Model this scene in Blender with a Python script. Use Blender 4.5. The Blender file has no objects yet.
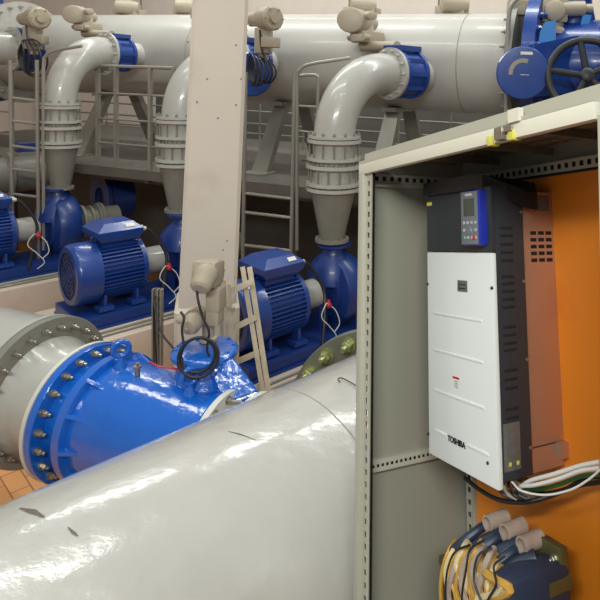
import bpy, bmesh, math, random
from mathutils import Vector, Matrix, Euler
random.seed(7)
PI = math.pi
scene = bpy.context.scene
COL = scene.collection
V = Vector
EYE = V((0, 0, 3.6))            # eye height above the pump hall floor

# ------------------------------------------------------------------ camera
FPX, PPX, PPY = 600.0, 430.0, 122.0
PIT, ROL = math.radians(4), math.radians(2)
fw = V((0, math.cos(PIT), -math.sin(PIT)))
rt0 = V((1, 0, 0)); up0 = rt0.cross(fw)
rt = rt0 * math.cos(ROL) + up0 * math.sin(ROL)
up = up0 * math.cos(ROL) - rt0 * math.sin(ROL)
cam_d = bpy.data.cameras.new('camera'); cam = bpy.data.objects.new('camera', cam_d); COL.objects.link(cam)
m = Matrix((rt, up, -fw)).transposed().to_4x4(); m.translation = EYE
cam.matrix_world = m
cam_d.sensor_width = 36; cam_d.lens = 36 * FPX / 600
cam_d.shift_x = (300 - PPX) / 600; cam_d.shift_y = (PPY - 300) / 600
cam_d.clip_start = .05; cam_d.clip_end = 200
scene.camera = cam

def ray(u, v):
    return fw + rt * ((u - PPX) / FPX) - up * ((v - PPY) / FPX)
def P(u, v, Y):                 # where a sight line reaches depth Y
    d = ray(u, v); return EYE + d * (Y / d.y)
def PZ(u, v, z):                # where a sight line reaches height z
    d = ray(u, v); return EYE + d * ((z - EYE.z) / d.z)

# ------------------------------------------------------------------ materials
def lin(c):
    return tuple(((x / 255) / 12.92 if x / 255 <= .04045 else ((x / 255 + .055) / 1.055) ** 2.4) for x in c) + (1,)
def mat(name, rgb, rough=.45, metal=0, bump=0, bscale=8, var=0, vscale=4, spec=.5, coat=0, dirt=None, dscale=3, bdist=.01):
    m = bpy.data.materials.new(name); m.use_nodes = True
    nt = m.node_tree; b = nt.nodes['Principled BSDF']
    b.inputs['Base Color'].default_value = lin(rgb)
    b.inputs['Roughness'].default_value = rough; b.inputs['Metallic'].default_value = metal
    b.inputs['Specular IOR Level'].default_value = spec
    b.inputs['Coat Weight'].default_value = coat; b.inputs['Coat Roughness'].default_value = .08
    tc = nt.nodes.new('ShaderNodeTexCoord')
    if var or dirt:
        n = nt.nodes.new('ShaderNodeTexNoise'); n.inputs['Scale'].default_value = vscale; n.inputs['Detail'].default_value = 6
        nt.links.new(tc.outputs['Object'], n.inputs['Vector'])
        mx = nt.nodes.new('ShaderNodeMix'); mx.data_type = 'RGBA'
        k = 1 - var
        mx.inputs[6].default_value = lin(tuple(c * k for c in rgb)); mx.inputs[7].default_value = lin(tuple(min(255, c * (1 + var * .5)) for c in rgb))
        nt.links.new(n.outputs['Fac'], mx.inputs[0]); out = mx.outputs[2]
        if dirt:
            n2 = nt.nodes.new('ShaderNodeTexNoise'); n2.inputs['Scale'].default_value = dscale; n2.inputs['Detail'].default_value = 10
            nt.links.new(tc.outputs['Object'], n2.inputs['Vector'])
            r = nt.nodes.new('ShaderNodeValToRGB'); r.color_ramp.elements[0].position = .58; r.color_ramp.elements[1].position = .72
            nt.links.new(n2.outputs['Fac'], r.inputs[0])
            m2 = nt.nodes.new('ShaderNodeMix'); m2.data_type = 'RGBA'; m2.inputs[7].default_value = lin(dirt)
            nt.links.new(out, m2.inputs[6]); nt.links.new(r.outputs['Color'], m2.inputs[0]); out = m2.outputs[2]
        nt.links.new(out, b.inputs['Base Color'])
    if bump:
        n = nt.nodes.new('ShaderNodeTexNoise'); n.inputs['Scale'].default_value = bscale; n.inputs['Detail'].default_value = 5
        nt.links.new(tc.outputs['Object'], n.inputs['Vector'])
        bp = nt.nodes.new('ShaderNodeBump'); bp.inputs['Strength'].default_value = bump; bp.inputs['Distance'].default_value = bdist
        nt.links.new(n.outputs['Fac'], bp.inputs['Height']); nt.links.new(bp.outputs['Normal'], b.inputs['Normal'])
        if coat: nt.links.new(bp.outputs['Normal'], b.inputs['Coat Normal'])
    return m
M = dict(
    grey=mat('grey_gloss_paint', (178, 176, 168), .28, var=.06, bump=.25, bscale=5, coat=.3),
    greynear=mat('grey_pipe_paint', (184, 181, 174), .22, var=.07, vscale=2.5, bump=.35, bscale=9, coat=.5, bdist=.012),
    greyhdr=mat('header_paint', (186, 183, 175), .36, var=.1, vscale=1.5, coat=.25, bump=.15, bscale=2),
    greydark=mat('grey_flange_paint', (132, 130, 120), .4, var=.1),
    greygreen=mat('green_grey_paint', (122, 126, 112), .5, var=.12),
    blue=mat('dark_blue_enamel', (30, 66, 142), .3, var=.12, coat=.3, bump=.1, bscale=12),
    bluepump=mat('deep_blue_enamel', (26, 56, 124), .38, var=.2, coat=.15),
    bluebright=mat('bright_blue_enamel', (18, 98, 196), .15, var=.06, bump=.4, bscale=16, coat=1, bdist=.012),
    bluelight=mat('light_blue_enamel', (58, 132, 205), .4),
    beige=mat('beige_actuator_paint', (170, 158, 138), .45, var=.08),
    bolt=mat('bolt_steel', (168, 162, 148), .3, metal=.75, var=.2, vscale=30),
    boltyellow=mat('passivated_bolt', (170, 175, 120), .35, metal=.5, var=.25, vscale=30),
    rail=mat('galvanised_rail', (150, 145, 135), .4, metal=.25, var=.12),
    raildark=mat('galvanised_dark', (112, 106, 98), .5, metal=.2, var=.15),
    deck=mat('deck_steel', (108, 103, 96), .6, var=.2, vscale=9),
    column=mat('painted_concrete', (212, 200, 184), .7, var=.05, vscale=1.2, bump=.1, bscale=25, dirt=(192, 178, 162), dscale=1.3),
    plinth=mat('plinth_concrete', (200, 184, 168), .75, var=.1, vscale=3, bump=.15, bscale=20),
    wall=mat('plaster_wall', (222, 208, 196), .85, var=.04),
    wallgrey=mat('grey_concrete', (98, 95, 88), .8, var=.18, vscale=2),
    wood=mat('cream_painted_wood', (196, 180, 152), .6, var=.15, vscale=12, bump=.2, bscale=30),
    black=mat('black_rubber', (26, 26, 28), .5),
    darkcable=mat('dark_cable', (42, 38, 44), .45),
    white=mat('white_plastic', (222, 220, 214), .4),
    red=mat('red_plastic', (190, 40, 50), .4),
    gasket=mat('pale_gasket', (205, 204, 196), .5),
    cab=mat('cabinet_paint', (176, 174, 158), .42, var=.03),
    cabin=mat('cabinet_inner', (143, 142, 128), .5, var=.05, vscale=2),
    cabbeam=mat('cabinet_beam', (214, 211, 194), .35),
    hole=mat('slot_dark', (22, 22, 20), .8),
    mesh=mat('ceiling_sheet', (112, 102, 84), .6, var=.12, vscale=10),
    orange=mat('orange_plate', (238, 138, 34), .42, var=.06, vscale=3, dirt=(214, 118, 30), dscale=2.5),
    drivewhite=mat('drive_white', (222, 228, 226), .38),
    charcoal=mat('drive_charcoal', (46, 52, 58), .42),
    hood=mat('hood_black', (26, 27, 31), .45),
    heatsink=mat('heatsink_metal', (205, 176, 158), .38, metal=.75, var=.05),
    padblue=mat('keypad_blue', (34, 52, 160), .35),
    padgrey=mat('keypad_grey', (112, 118, 126), .4),
    screen=mat('keypad_screen', (70, 82, 74), .2),
    key=mat('key_grey', (170, 172, 172), .4),
    green=mat('key_green', (40, 150, 90), .4),
    yellow=mat('yellow_label', (206, 200, 84), .5),
    text=mat('print_black', (24, 26, 30), .5),
    plate=mat('rating_plate', (120, 122, 120), .35, metal=.4, var=.2, vscale=40),
    coil=mat('coil_wrap', (44, 56, 78), .45, var=.2, vscale=15),
    tube=mat('fibre_tube', (176, 158, 144), .65, var=.2, vscale=20),
    olive=mat('zinc_bracket', (116, 110, 72), .4, metal=.5, var=.3, vscale=10),
    ywire=mat('amber_sleeve', (206, 160, 70), .5, var=.2, vscale=20),
    pale=mat('pale_sleeve', (222, 206, 160), .5, var=.15, vscale=20),
    greenwire=mat('green_wire', (52, 110, 56), .4),
    wheel=mat('handwheel_iron', (38, 40, 42), .45),
    seam=mat('weld_line', (150, 144, 134), .5),
    scuff=mat('scuff_mark', (104, 98, 84), .6, var=.4, vscale=30),
    fan=mat('fan_dark', (30, 38, 66), .5),
    lamp=mat('lamp_white', (240, 240, 235), .5),
)
def floor_mat():
    m = bpy.data.materials.new('orange_tiles'); m.use_nodes = True; nt = m.node_tree; b = nt.nodes['Principled BSDF']
    tc = nt.nodes.new('ShaderNodeTexCoord'); mp = nt.nodes.new('ShaderNodeMapping'); mp.inputs['Rotation'].default_value = (0, 0, .72)
    br = nt.nodes.new('ShaderNodeTexBrick'); br.offset = .5
    br.inputs['Color1'].default_value = lin((222, 160, 100)); br.inputs['Color2'].default_value = lin((206, 144, 88)); br.inputs['Mortar'].default_value = lin((150, 104, 66))
    br.inputs['Scale'].default_value = 1; br.inputs['Brick Width'].default_value = .3; br.inputs['Row Height'].default_value = .15; br.inputs['Mortar Size'].default_value = .006
    nt.links.new(tc.outputs['Object'], mp.inputs[0]); nt.links.new(mp.outputs[0], br.inputs['Vector']); nt.links.new(br.outputs['Color'], b.inputs['Base Color'])
    b.inputs['Roughness'].default_value = .35
    return m
M['floor'] = floor_mat()

# ------------------------------------------------------------------ mesh helpers
def basis(axis, hint=V((0, 0, 1))):
    a = axis.normalized()
    if abs(a.dot(hint)) > .98: hint = V((1, 0, 0))
    x = hint.cross(a).normalized(); y = a.cross(x)
    return x, y, a
class MB:
    def __init__(s): s.bm = bmesh.new()
    def ringloft(s, rings, close=True, caps=(True, True)):
        vs = [[s.bm.verts.new(p) for p in r] for r in rings]
        n = len(vs[0])
        for a, b in zip(vs, vs[1:]):
            for i in range(n):
                j = (i + 1) % n
                if not close and i == n - 1: break
                s.bm.faces.new((a[i], a[j], b[j], b[i]))
        if caps[0]: s.bm.faces.new(list(reversed(vs[0])))
        if caps[1]: s.bm.faces.new(vs[-1])
        return s
    def lathe(s, o, axis, prof, n=32, caps=(True, True)):
        x, y, a = basis(axis)
        rings = [[o + a * t + (x * math.cos(2 * PI * i / n) + y * math.sin(2 * PI * i / n)) * max(r, 1e-4) for i in range(n)] for t, r in prof]
        return s.ringloft(rings, caps=caps)
    def ring(s, o, axis, r0, r1, t0, t1, n=48):      # washer shape
        x, y, a = basis(axis)
        prof = [(t0, r0), (t0, r1), (t1, r1), (t1, r0), (t0, r0)]
        rings = [[o + a * t + (x * math.cos(2 * PI * i / n) + y * math.sin(2 * PI * i / n)) * r for i in range(n)] for t, r in prof]
        return s.ringloft(rings, caps=(False, False))
    def cyl(s, a, b, r, r2=None, n=16):
        return s.lathe(a, b - a, [(0, r), ((b - a).length, r if r2 is None else r2)], n)
    def tube(s, pts, r, n=8):
        pts = [V(p) for p in pts]; rings = []
        px = None
        for i, p in enumerate(pts):
            d = (pts[min(i + 1, len(pts) - 1)] - pts[max(i - 1, 0)])
            if d.length < 1e-7: continue
            d.normalize()
            if px is None: x, y, _ = basis(d)
            else:
                x = (px - d * px.dot(d)).normalized(); y = d.cross(x)
            px = x
            rings.append([p + (x * math.cos(2 * PI * k / n) + y * math.sin(2 * PI * k / n)) * r for k in range(n)])
        return s.ringloft(rings)
    def box(s, c, size, R=None, bev=0):
        R = R or Matrix.Identity(3); h = V(size) / 2
        t = bmesh.new(); bmesh.ops.create_cube(t, size=1)
        for v in t.verts: v.co = V((v.co.x * size[0], v.co.y * size[1], v.co.z * size[2]))
        if bev: bmesh.ops.bevel(t, geom=t.edges[:], offset=bev, segments=2, affect='EDGES', profile=.6)
        mp = {v: s.bm.verts.new(c + R @ v.co) for v in t.verts}
        for f in t.faces: s.bm.faces.new([mp[v] for v in f.verts])
        t.free(); return s
    def prism(s, pts, d):                               # polygon extruded by vector d
        a = [V(p) for p in pts]; return s.ringloft([a, [p + d for p in a]])
    def torus(s, c, axis, R_, r, n=32, k=10, a0=0, a1=2 * PI):
        x, y, a = basis(axis); full = abs(a1 - a0 - 2 * PI) < 1e-6
        rings = []
        for i in range(n + 1):
            t = a0 + (a1 - a0) * i / n; d = x * math.cos(t) + y * math.sin(t)
            rings.append([c + d * (R_ + r * math.cos(2 * PI * j / k)) + a * r * math.sin(2 * PI * j / k) for j in range(k)])
        return s.ringloft(rings, caps=(not full, not full))
    def hexbolt(s, c, axis, r, h):
        x, y, a = basis(axis); ph = random.random()
        s.lathe(c, axis, [(0, r * 1.35), (h * .2, r * 1.35)], 12)
        rings = [[c + a * t + (x * math.cos(ph + PI * i / 3) + y * math.sin(ph + PI * i / 3)) * rr for i in range(6)] for t, rr in ((h * .2, r), (h * .75, r), (h * .85, r * .8))]
        s.ringloft(rings)
        s.lathe(c + a * h * .8, axis, [(0, r * .55), (h * .5, r * .55), (h * .6, r * .4)], 8)
        return s
def circ(c, axis, r, n, ph=0):
    x, y, a = basis(axis)
    return [c + (x * math.cos(ph + 2 * PI * i / n) + y * math.sin(ph + 2 * PI * i / n)) * r for i in range(n)]
def obj(name, mb, m, parent=None, ang=35, origin=None, kind=None):
    bm = mb.bm
    bmesh.ops.remove_doubles(bm, verts=bm.verts[:], dist=1e-6)
    bmesh.ops.recalc_face_normals(bm, faces=bm.faces[:])
    me = bpy.data.meshes.new(name); 
    for f in bm.faces: f.smooth = True
    if parent is None and origin is None:
        zs = [v.co.z for v in bm.verts]; c = sum((v.co for v in bm.verts), V()) / len(bm.verts)
        origin = V((c.x, c.y, min(zs)))
    if origin is not None:
        for v in bm.verts: v.co -= origin
    bm.to_mesh(me); bm.free()
    me.set_sharp_from_angle(angle=math.radians(ang))
    me.materials.append(M[m] if isinstance(m, str) else m)
    o = bpy.data.objects.new(name, me); COL.objects.link(o)
    if parent is not None:
        o.parent = parent
        if origin is None: origin = V()
        W = world_of(parent)
        if not parent.get('_local'):
            # mesh was made in world space: bring it into the parent's space
            me.transform(W.inverted() @ Matrix.Translation(origin)) if True else None
    else:
        o.location = origin
    if kind: o['kind'] = kind
    return o
def world_of(o):
    mw = o.matrix_basis.copy()
    while o.parent: o = o.parent; mw = o.matrix_basis @ mw
    return mw
def tag(o, label=None, cat=None, group=None, kind=None):
    if label: o['label'] = label
    if cat: o['category'] = cat
    if group: o['group'] = group
    if kind: o['kind'] = kind
    return o
def thing(name, loc, label, cat, group=None, R=None, local=False):
    o = bpy.data.objects.new(name, None); COL.objects.link(o); o.empty_display_size = .1
    mm = (R.to_4x4() if R else Matrix.Identity(4)); mm.translation = V(loc); o.matrix_basis = mm
    return tag(o, label, cat, group)
def lbl(o, t): o['label'] = t; return o
def rotz(a): return Matrix.Rotation(a, 3, 'Z')
def bez(pts, n=10):                                    # smooth path through points
    pts = [V(p) for p in pts]; out = []
    q = [pts[0] * 2 - pts[1]] + pts + [pts[-1] * 2 - pts[-2]]
    for i in range(1, len(q) - 2):
        a, b, c, d = q[i - 1:i + 3]
        for k in range(n):
            t = k / n
            out.append(.5 * ((2 * b) + (c - a) * t + (2 * a - 5 * b + 4 * c - d) * t * t + (3 * b - a - 3 * c + d) * t ** 3))
    out.append(pts[-1]); return out
def copy_tree(o, parent=None):
    c = o.copy(); COL.objects.link(c); c.parent = parent
    for ch in [x for x in bpy.data.objects if x.parent == o]: copy_tree(ch, c)
    return c

H = V((.946, -.326, 0)).normalized()        # run of the header pipe and the deck
N = V((.326, .946, 0)).normalized()         # square to it, away from the eye
S = V((.662, .75, 0)).normalized()          # run of the pump sets and the near pipe
LAT = V((.75, -.662, 0)).normalized()       # across the pump sets, towards the eye
Z = V((0, 0, 1))
def W3(x, y, z): return V((x, y, z + EYE.z))

# ------------------------------------------------------------------ setting
b = MB(); b.box(W3(0, 6, -3.65), (26, 20, .1)); obj('floor', b, 'floor', kind='structure')
wc = W3(-.6, 13.2, 0)
RH = Matrix((H, N, Z)).transposed()
b = MB(); b.box(wc + V((0, 0, .2)), (24, .2, 8), RH); obj('wall_back', b, 'wall', kind='structure')
b = MB(); b.box(W3(-11.2, 6, .2), (.2, 22, 8)); obj('wall_left', b, 'wall', kind='structure')
dk0 = P(300, 187, 7.8); dk = lambda s, z=-1.45, n=0: V((dk0.x, dk0.y, EYE.z + z)) + H * s + N * n
b = MB(); b.box(dk(-1, -2.58, 2.35), (16, .15, 2.0), RH); obj('wall_pit', b, 'wallgrey', kind='structure')
b = MB(); b.box(dk(-2.4, -1.0, 4.6), (8.6, .15, .95), RH); obj('wall_low', b, 'wallgrey', kind='structure')

# ------------------------------------------------------------------ near pipe
PR = .8
t0 = P(0, 510, 2.45); 
q0 = P(200, 420.5, 3.1); d1 = (q0 - EYE)
nrm = d1.cross(S).normalized()
if nrm.z > 0: nrm = -nrm
ax0 = q0 + nrm * PR                                   # point on the pipe's axis under the tangent line
near = thing('steel_pipe', ax0 + V((0, 0, -PR)), 'huge light grey painted pipe running across the foreground with long glossy highlights', 'pipe')
b = MB(); b.lathe(ax0 - S * 2.2, S, [(0, PR), (4.35, PR)], 128); obj('pipe_barrel', b, 'greynear', near)
for s_, nm in ((.42, 'a'), (-1.08, 'b')):
    b = MB(); b.torus(ax0 + S * s_, S, PR - .001, .0045, 96, 6); lbl(obj('weld_seam', b, 'seam', near), 'thin weld line round the pipe')
fY = 4.9
fc_ = P(385, 440, fY); fn = V((.3, .95, 0)).normalized(); k_ = fY / FPX
ff = thing('pipe_flange', fc_ - Z * .6, 'green-grey pipe flange with large yellowish studs rising behind the huge pipe beside the cabinet post', 'flange')
b = MB(); b.lathe(fc_, fn, [(0, .2), (0, 116 * k_ - .006), (.006, 116 * k_), (.06, 116 * k_), (.06, .6)], 96); obj('flange_disc', b, 'greygreen', ff)
b = MB(); b.lathe(fc_ + fn * .06, fn, [(0, .72), (.3, .72)], 64); obj('pipe_barrel', b, 'grey', ff)
for c in circ(fc_, fn, 104.5 * k_, 22, .004):
    b = MB(); b.hexbolt(c, -fn, .05, .1); obj('bolt', b, 'boltyellow', ff)
# scuffs on its paint
def on_pipe(u, v, lift=.0025):
    d = ray(u, v); o = EYE - ax0
    dp = d - S * d.dot(S); op = o - S * o.dot(S)
    A, B, Cc = dp.dot(dp), 2 * dp.dot(op), op.dot(op) - (PR + lift) ** 2
    t = (-B - math.sqrt(max(B * B - 4 * A * Cc, 0))) / (2 * A); return EYE + d * t
def scuff(pts, w):
    b = MB(); pp = [on_pipe(*p) for p in pts]
    b.ringloft([[p + V((0, 0, 1)) * 0 + (S * a) for a in (-w * f, w * f)] for p, f in zip(pp, [.3] + [1] * (len(pp) - 2) + [.3])], close=False, caps=(False, False))
    return b
for pts, w in (([(20, 508), (32, 511), (44, 517)], .013), ([(68, 527), (74, 533), (78, 536)], .006), ([(228, 431), (240, 434), (256, 440)], .004)):
    b = scuff(pts, w); lbl(obj('scuff_mark', b, 'scuff', near), 'dark scuff in the paint')
b = MB(); pts = [on_pipe(u, v, .01) for u, v in ((340, 382), (338, 379), (342, 378), (350, 382), (358, 387))]
b.tube(bez(pts), .003, 6); tag(obj('wire_hook', b, 'darkcable'), 'small bent wire lying on the big grey pipe beside the cabinet post', 'wire')
# saddles carrying it
for s_ in (-1.2, 1.4):
    c = ax0 + S * s_
    b = MB(); b.box(V((c.x, c.y, .16)), (.3, .9, .32), Matrix((S, LAT, Z)).transposed())
    tag(obj('pipe_saddle', b, 'plinth'), 'concrete block under the huge grey pipe, %s end' % ('near' if s_ < 0 else 'far'), 'support')

# ------------------------------------------------------------------ bright blue check valve in its line
cb = P(92, 412, 4.0); zc = cb.z
def T(t, n=0, z=0): return cb + H * t + N * n + Z * z
gp = thing('flanged_pipe', T(-1, 0, -.6), 'grey pipe stub at left edge with wide bolted disc flange and short neck', 'pipe')
b = MB(); b.lathe(T(-2.4, 0, .07), H, [(0, .47), (1.93, .47)], 64); obj('pipe_barrel', b, 'grey', gp)
b = MB(); b.ring(T(-.47, 0, .07), H, 0.3, .51, -.045, -.008, 64); obj('flange', b, 'grey', gp)
b = MB(); b.lathe(T(-.47, 0, .07), H, [(0, .3), (0, .505), (.05, .51), (.055, .505), (.055, .34)], 64); obj('flange', b, 'greydark', gp)
b = MB(); b.lathe(T(-.42, 0, .04), H, [(0, .40), (.05, .375), (.10, .355), (.34, .35)], 64); obj('pipe_neck', b, 'grey', gp)
for c in circ(T(-.415, 0, .07), H, .44, 24, .05):
    b = MB(); b.hexbolt(c, H, .018, .048); obj('bolt', b, 'bolt', gp)
b = MB(); b.ring(T(-.09), H, .3, .455, 0, .03, 64); lbl(obj('gasket_ring', b, 'gasket', gp), 'pale rim of the neck flange')
cv = thing('check_valve', T(.5, 0, -.5), 'bright blue glossy check valve body with two lifting eyes and bolted flange', 'valve')
b = MB(); b.lathe(T(0), H, [(-.055, .3), (-.055, .45), (-.05, .455), (-.005, .455), (0, .45), (0, .355)], 64); obj('flange', b, 'bluebright', cv)
b = MB(); b.lathe(T(0), H, [(0, .36), (.13, .36), (.13, .405), (.135, .42), (.2, .425), (.205, .41), (.21, .38), (.26, .385), (.5, .375), (.75, .345), (.95, .32), (1.02, .315), (1.02, .34), (1.06, .34), (1.065, .3)], 72)
obj('valve_body', b, 'bluebright', cv)
for k in range(22):
    c = circ(T(.0), H, .408, 22, .1)[k]
    b = MB(); b.hexbolt(c, H, .019, .05); obj('bolt', b, 'bolt', cv)
for k, ph in enumerate([2 * PI * i / 12 for i in range(12)]):
    x, y, a = basis(H); d = x * math.cos(ph) + y * math.sin(ph); tn = H.cross(d)
    b = MB(); b.prism([T(.2) + d * .37 + tn * .012, T(.2) + d * .43 + tn * .012, T(.33) + d * .378 + tn * .012], tn * -.024)
    obj('stiffening_rib', b, 'bluebright', cv)
def on_valve(u, v, R_):                                # sight line meets the valve barrel
    d = ray(u, v); o = EYE - cb; dp = d - H * d.dot(H); op = o - H * o.dot(H)
    A, B, Cc = dp.dot(dp), 2 * dp.dot(op), op.dot(op) - R_ ** 2
    return EYE + d * ((-B - math.sqrt(max(B * B - 4 * A * Cc, 0))) / (2 * A))
def eyebolt(c, facing):
    b = MB(); b.lathe(c + Z * -.06, Z, [(0, .045), (.03, .04), (.05, .025), (.085, .022)], 16); b.torus(c + Z * .075, facing, .05, .0175, 32, 12)
    return b
obj('lifting_eye', eyebolt(on_valve(121, 364, .40) + Z * .03, (N * .6 - H * .8)), 'bluebright', cv)
obj('lifting_eye', eyebolt(on_valve(190, 392, .335) + Z * .03, (N * .5 - H * .85)), 'bluebright', cv)
# bonnet
bc = T(.72, .16, 0)
cap = P(205, 348, (bc.y))
b = MB(); b.lathe(cap - Z * .42, Z, [(0, .30), (.1, .27), (.25, .19), (.34, .165), (.37, .17)], 40); obj('bonnet', b, 'bluebright', cv)
b = MB(); b.lathe(cap - Z * .055, Z, [(0, .2), (.02, .215), (.04, .215), (.055, .2), (.06, .19)], 48)
for c in circ(cap + Z * .0, Z, .185, 10): b.lathe(c, Z, [(0, .012), (.012, .012)], 6)
obj('bonnet_cover', b, 'bluebright', cv)
w0 = [P(208, 366, 3.78), P(233, 357, 3.80), P(259, 392, 3.72), P(226, 404, 3.66)]
b = MB(); b.ringloft([w0, [p + N * .07 - Z * .1 for p in w0]]); bmesh.ops.bevel(b.bm, geom=b.bm.edges[:], offset=.012, segments=2, affect='EDGES'); obj('cylinder_housing', b, 'bluebright', cv)
b = MB(); b.lathe(T(.45, -.05, .375), Z, [(0, .016), (.05, .016), (.05, .024), (.065, .024), (.065, .012), (.085, .012)], 12); lbl(obj('test_cock', b, 'bolt', cv), 'small steel test cock')
# right-hand joint and short branch into the big pipe
jt = thing('pipe_joint', T(1.2, 0, -.4), 'pale flange pair and coupling between the blue valve and the huge grey pipe', 'pipe joint')
b = MB(); b.ring(T(1.085), H, .28, .365, 0, .04, 56); obj('flange', b, 'gasket', jt)
b = MB(); b.ring(T(1.28), H, .27, .375, 0, .04, 56); obj('flange', b, 'gasket', jt)
b = MB(); b.lathe(T(1.12), H, [(0, .285), (.17, .285)], 40); obj('pipe_barrel', b, 'grey', jt)
for c in circ(T(1.12), H, .325, 16):
    b = MB(); b.cyl(c, c + H * .17, .014, n=8); b.hexbolt(c, H, .02, .04); obj('bolt', b, 'bolt', jt)
b = MB(); b.lathe(T(1.32), H, [(0, .29), (.12, .29), (.30, .31)], 40); obj('pipe_branch', b, 'greynear', jt)

# ------------------------------------------------------------------ pump sets
def copy_local(mb): return mb
def make_pump():
    root = thing('pump_unit', (0, 0, 0), 'x', 'pump')
    X, Y_ = V((1, 0, 0)), V((0, 1, 0))
    mo = MB()
    n = 120; prof = []
    # finned barrel: teeth round the section
    fins = 44; rings = []
    for t, k in ((.2, 1), (.75, 1)):
        r = []
        for i in range(fins):
            a = 2 * PI * i / fins; da = 2 * PI / fins
            for f, rr in ((.0, .29), (.12, .34), (.4, .34), (.52, .29)):
                aa = a + da * f; r.append(V((t, math.cos(aa) * rr, math.sin(aa) * rr)))
        rings.append(r)
    mo.ringloft(rings)
    mo.lathe(V((.73, 0, 0)), X, [(0, .30), (.0, .335), (.05, .335), (.07, .25), (.1, .2)], 40)
    motor = obj('motor', mo, 'blue', root)
    f = MB(); f.lathe(V((0, 0, 0)), X, [(.0, .27), (-.0, .33), (.02, .35), (.05, .362), (.27, .365), (.27, .33)], 48, caps=(False, False)); obj('fan_cover', f, 'blue', motor)
    f = MB(); f.lathe(V((.015, 0, 0)), X, [(0, .002), (0, .32), (.01, .32)], 40)
    lbl(obj('fan_grille', f, 'fan', motor), 'dark round fan grille')
    f = MB()
    for k in range(5): f.torus(V((.008, 0, 0)), X, .06 + .055 * k, .005, 40, 6)
    for k in range(4):
        a = PI * k / 4; d = V((0, math.cos(a), math.sin(a))); f.cyl(V((.008, 0, 0)) - d * .3, V((.008, 0, 0)) + d * .3, .004, n=6)
    obj('guard_wire', f, 'bluepump', motor)
    tb = MB()
    base = [V((.3, -.2, .36)), V((.70, -.2, .36)), V((.70, .2, .36)), V((.3, .2, .36))]
    mid = [V((.24, -.25, .44)), V((.75, -.25, .44)), V((.75, .25, .44)), V((.24, .25, .44))]
    mid2 = [p + V((0, 0, .06)) for p in mid]
    top = [V((.34, -.15, .58)), V((.66, -.15, .58)), V((.66, .15, .58)), V((.34, .15, .58))]
    tb.ringloft([base, mid, mid2, top]); tb.box(V((.5, 0, .33)), (.36, .3, .1)); obj('terminal_box', tb, 'blue', motor)
    pl = MB(); pl.box(V((.61, -.205, .545)), (.1, .05, .004), Matrix.Rotation(.72, 3, 'X')); lbl(obj('rating_plate', pl, 'white', motor), 'white data label')
    for yy in (-.14, -.05):
        g = MB(); g.lathe(V((.73, yy, .455)), X, [(0, .034), (.05, .034), (.05, .026), (.09, .026)], 12); lbl(obj('cable_gland', g, 'gasket', motor), 'pale cable gland')
    cbm = MB(); cbm.tube(bez([(.81, -.14, .455), (.90, -.16, .38), (1.03, -.24, .1), (.95, -.36, -.2), (.88, -.42, -.44)]), .02, 8); lbl(obj('motor_cable', cbm, 'darkcable', motor), 'dark grey cable')
    for x in (.3, .66):
        for s in (-1, 1):
            ft = MB(); ft.box(V((x, s * .27, -.37)), (.16, .14, .05)); ft.box(V((x, s * .25, -.29)), (.03, .1, .14)); obj('motor_foot', ft, 'blue', motor)
    lug = MB(); lug.torus(V((.26, -.06, .40)), V((0, 1, 0)), .03, .009, 20, 8); obj('lifting_lug', lug, 'blue', motor)
    g = MB(); g.lathe(V((.80, 0, 0)), X, [(0, .13), (0, .165), (.3, .165), (.3, .13)], 32); lbl(obj('coupling_guard', g, 'grey', root), 'light grey coupling guard')
    h = MB(); h.box(V((1.17, 0, .0)), (.18, .26, .26), bev=.02); h.lathe(V((1.08, 0, 0)), X, [(0, .11), (.3, .14)], 24); h.box(V((1.15, 0, -.25)), (.12, .2, .35)); obj('bearing_housing', h, 'bluepump', root)
    c = MB()
    c.lathe(V((1.24, 0, 0)), X, [(-.04, .15), (0, .32), (.03, .40), (.08, .43), (.26, .43), (.31, .40), (.34, .32), (.36, .2)], 48)
    c.lathe(V((1.36, 0, .1)), Z, [(0, .3), (.2, .26), (.3, .17), (.36, .135), (.44, .135)], 32)
    c.ring(V((1.24, 0, 0)), X, .2, .3, -.04, 0, 32); c.box(V((1.38, 0, -.4)), (.22, .34, .18))
    casing = obj('pump_casing', c, 'bluepump', root)
    fl_ = MB(); fl_.lathe(V((1.36, 0, .515)), Z, [(0, .13), (0, .20), (.03, .20)], 32); obj('discharge_flange', fl_, 'bluepump', casing)
    s = MB(); s.lathe(V((1.56, 0, 0)), X, [(0, .17), (.08, .17), (.08, .24), (.12, .24), (.12, .17), (.2, .17), (.2, .22), (.23, .22), (.23, .17), (.3, .17), (.3, .22), (.33, .22), (.33, .25), (.37, .25), (.37, .18), (.6, .18)], 32)
    lbl(obj('suction_pipe', s, 'greydark', root), 'grey suction pipe with coupling rings')
    bf = MB(); bf.box(V((.8, 0, -.485)), (1.62, .8, .14), bev=.01)
    for s_ in (-1, 1): bf.box(V((.8, s_ * .41, -.545)), (1.62, .06, .02))
    obj('base_frame', bf, 'bluepump', root)
    fs = MB(); fs.lathe(V((1.02, -.34, -.06)), Z, [(0, .03), (.03, .04), (.05, .025), (.08, .02)], 16); sw = lbl(obj('oil_cup', fs, 'red', root), 'small red cap')
    w = MB(); w.tube(bez([(1.02, -.34, -.02), (.95, -.38, 0), (.88, -.4, -.12), (.98, -.42, -.25), (1.06, -.44, -.38), (.98, -.43, -.46)]), .006, 6)
    w.tube(bez([(1.04, -.34, -.04), (1.1, -.38, -.12), (1.12, -.42, -.25), (1.05, -.42, -.33)]), .006, 6)
    lbl(obj('oil_line', w, 'white', root), 'thin white hose')
    return root
RS = Matrix((S, -LAT, Z)).transposed()
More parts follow.
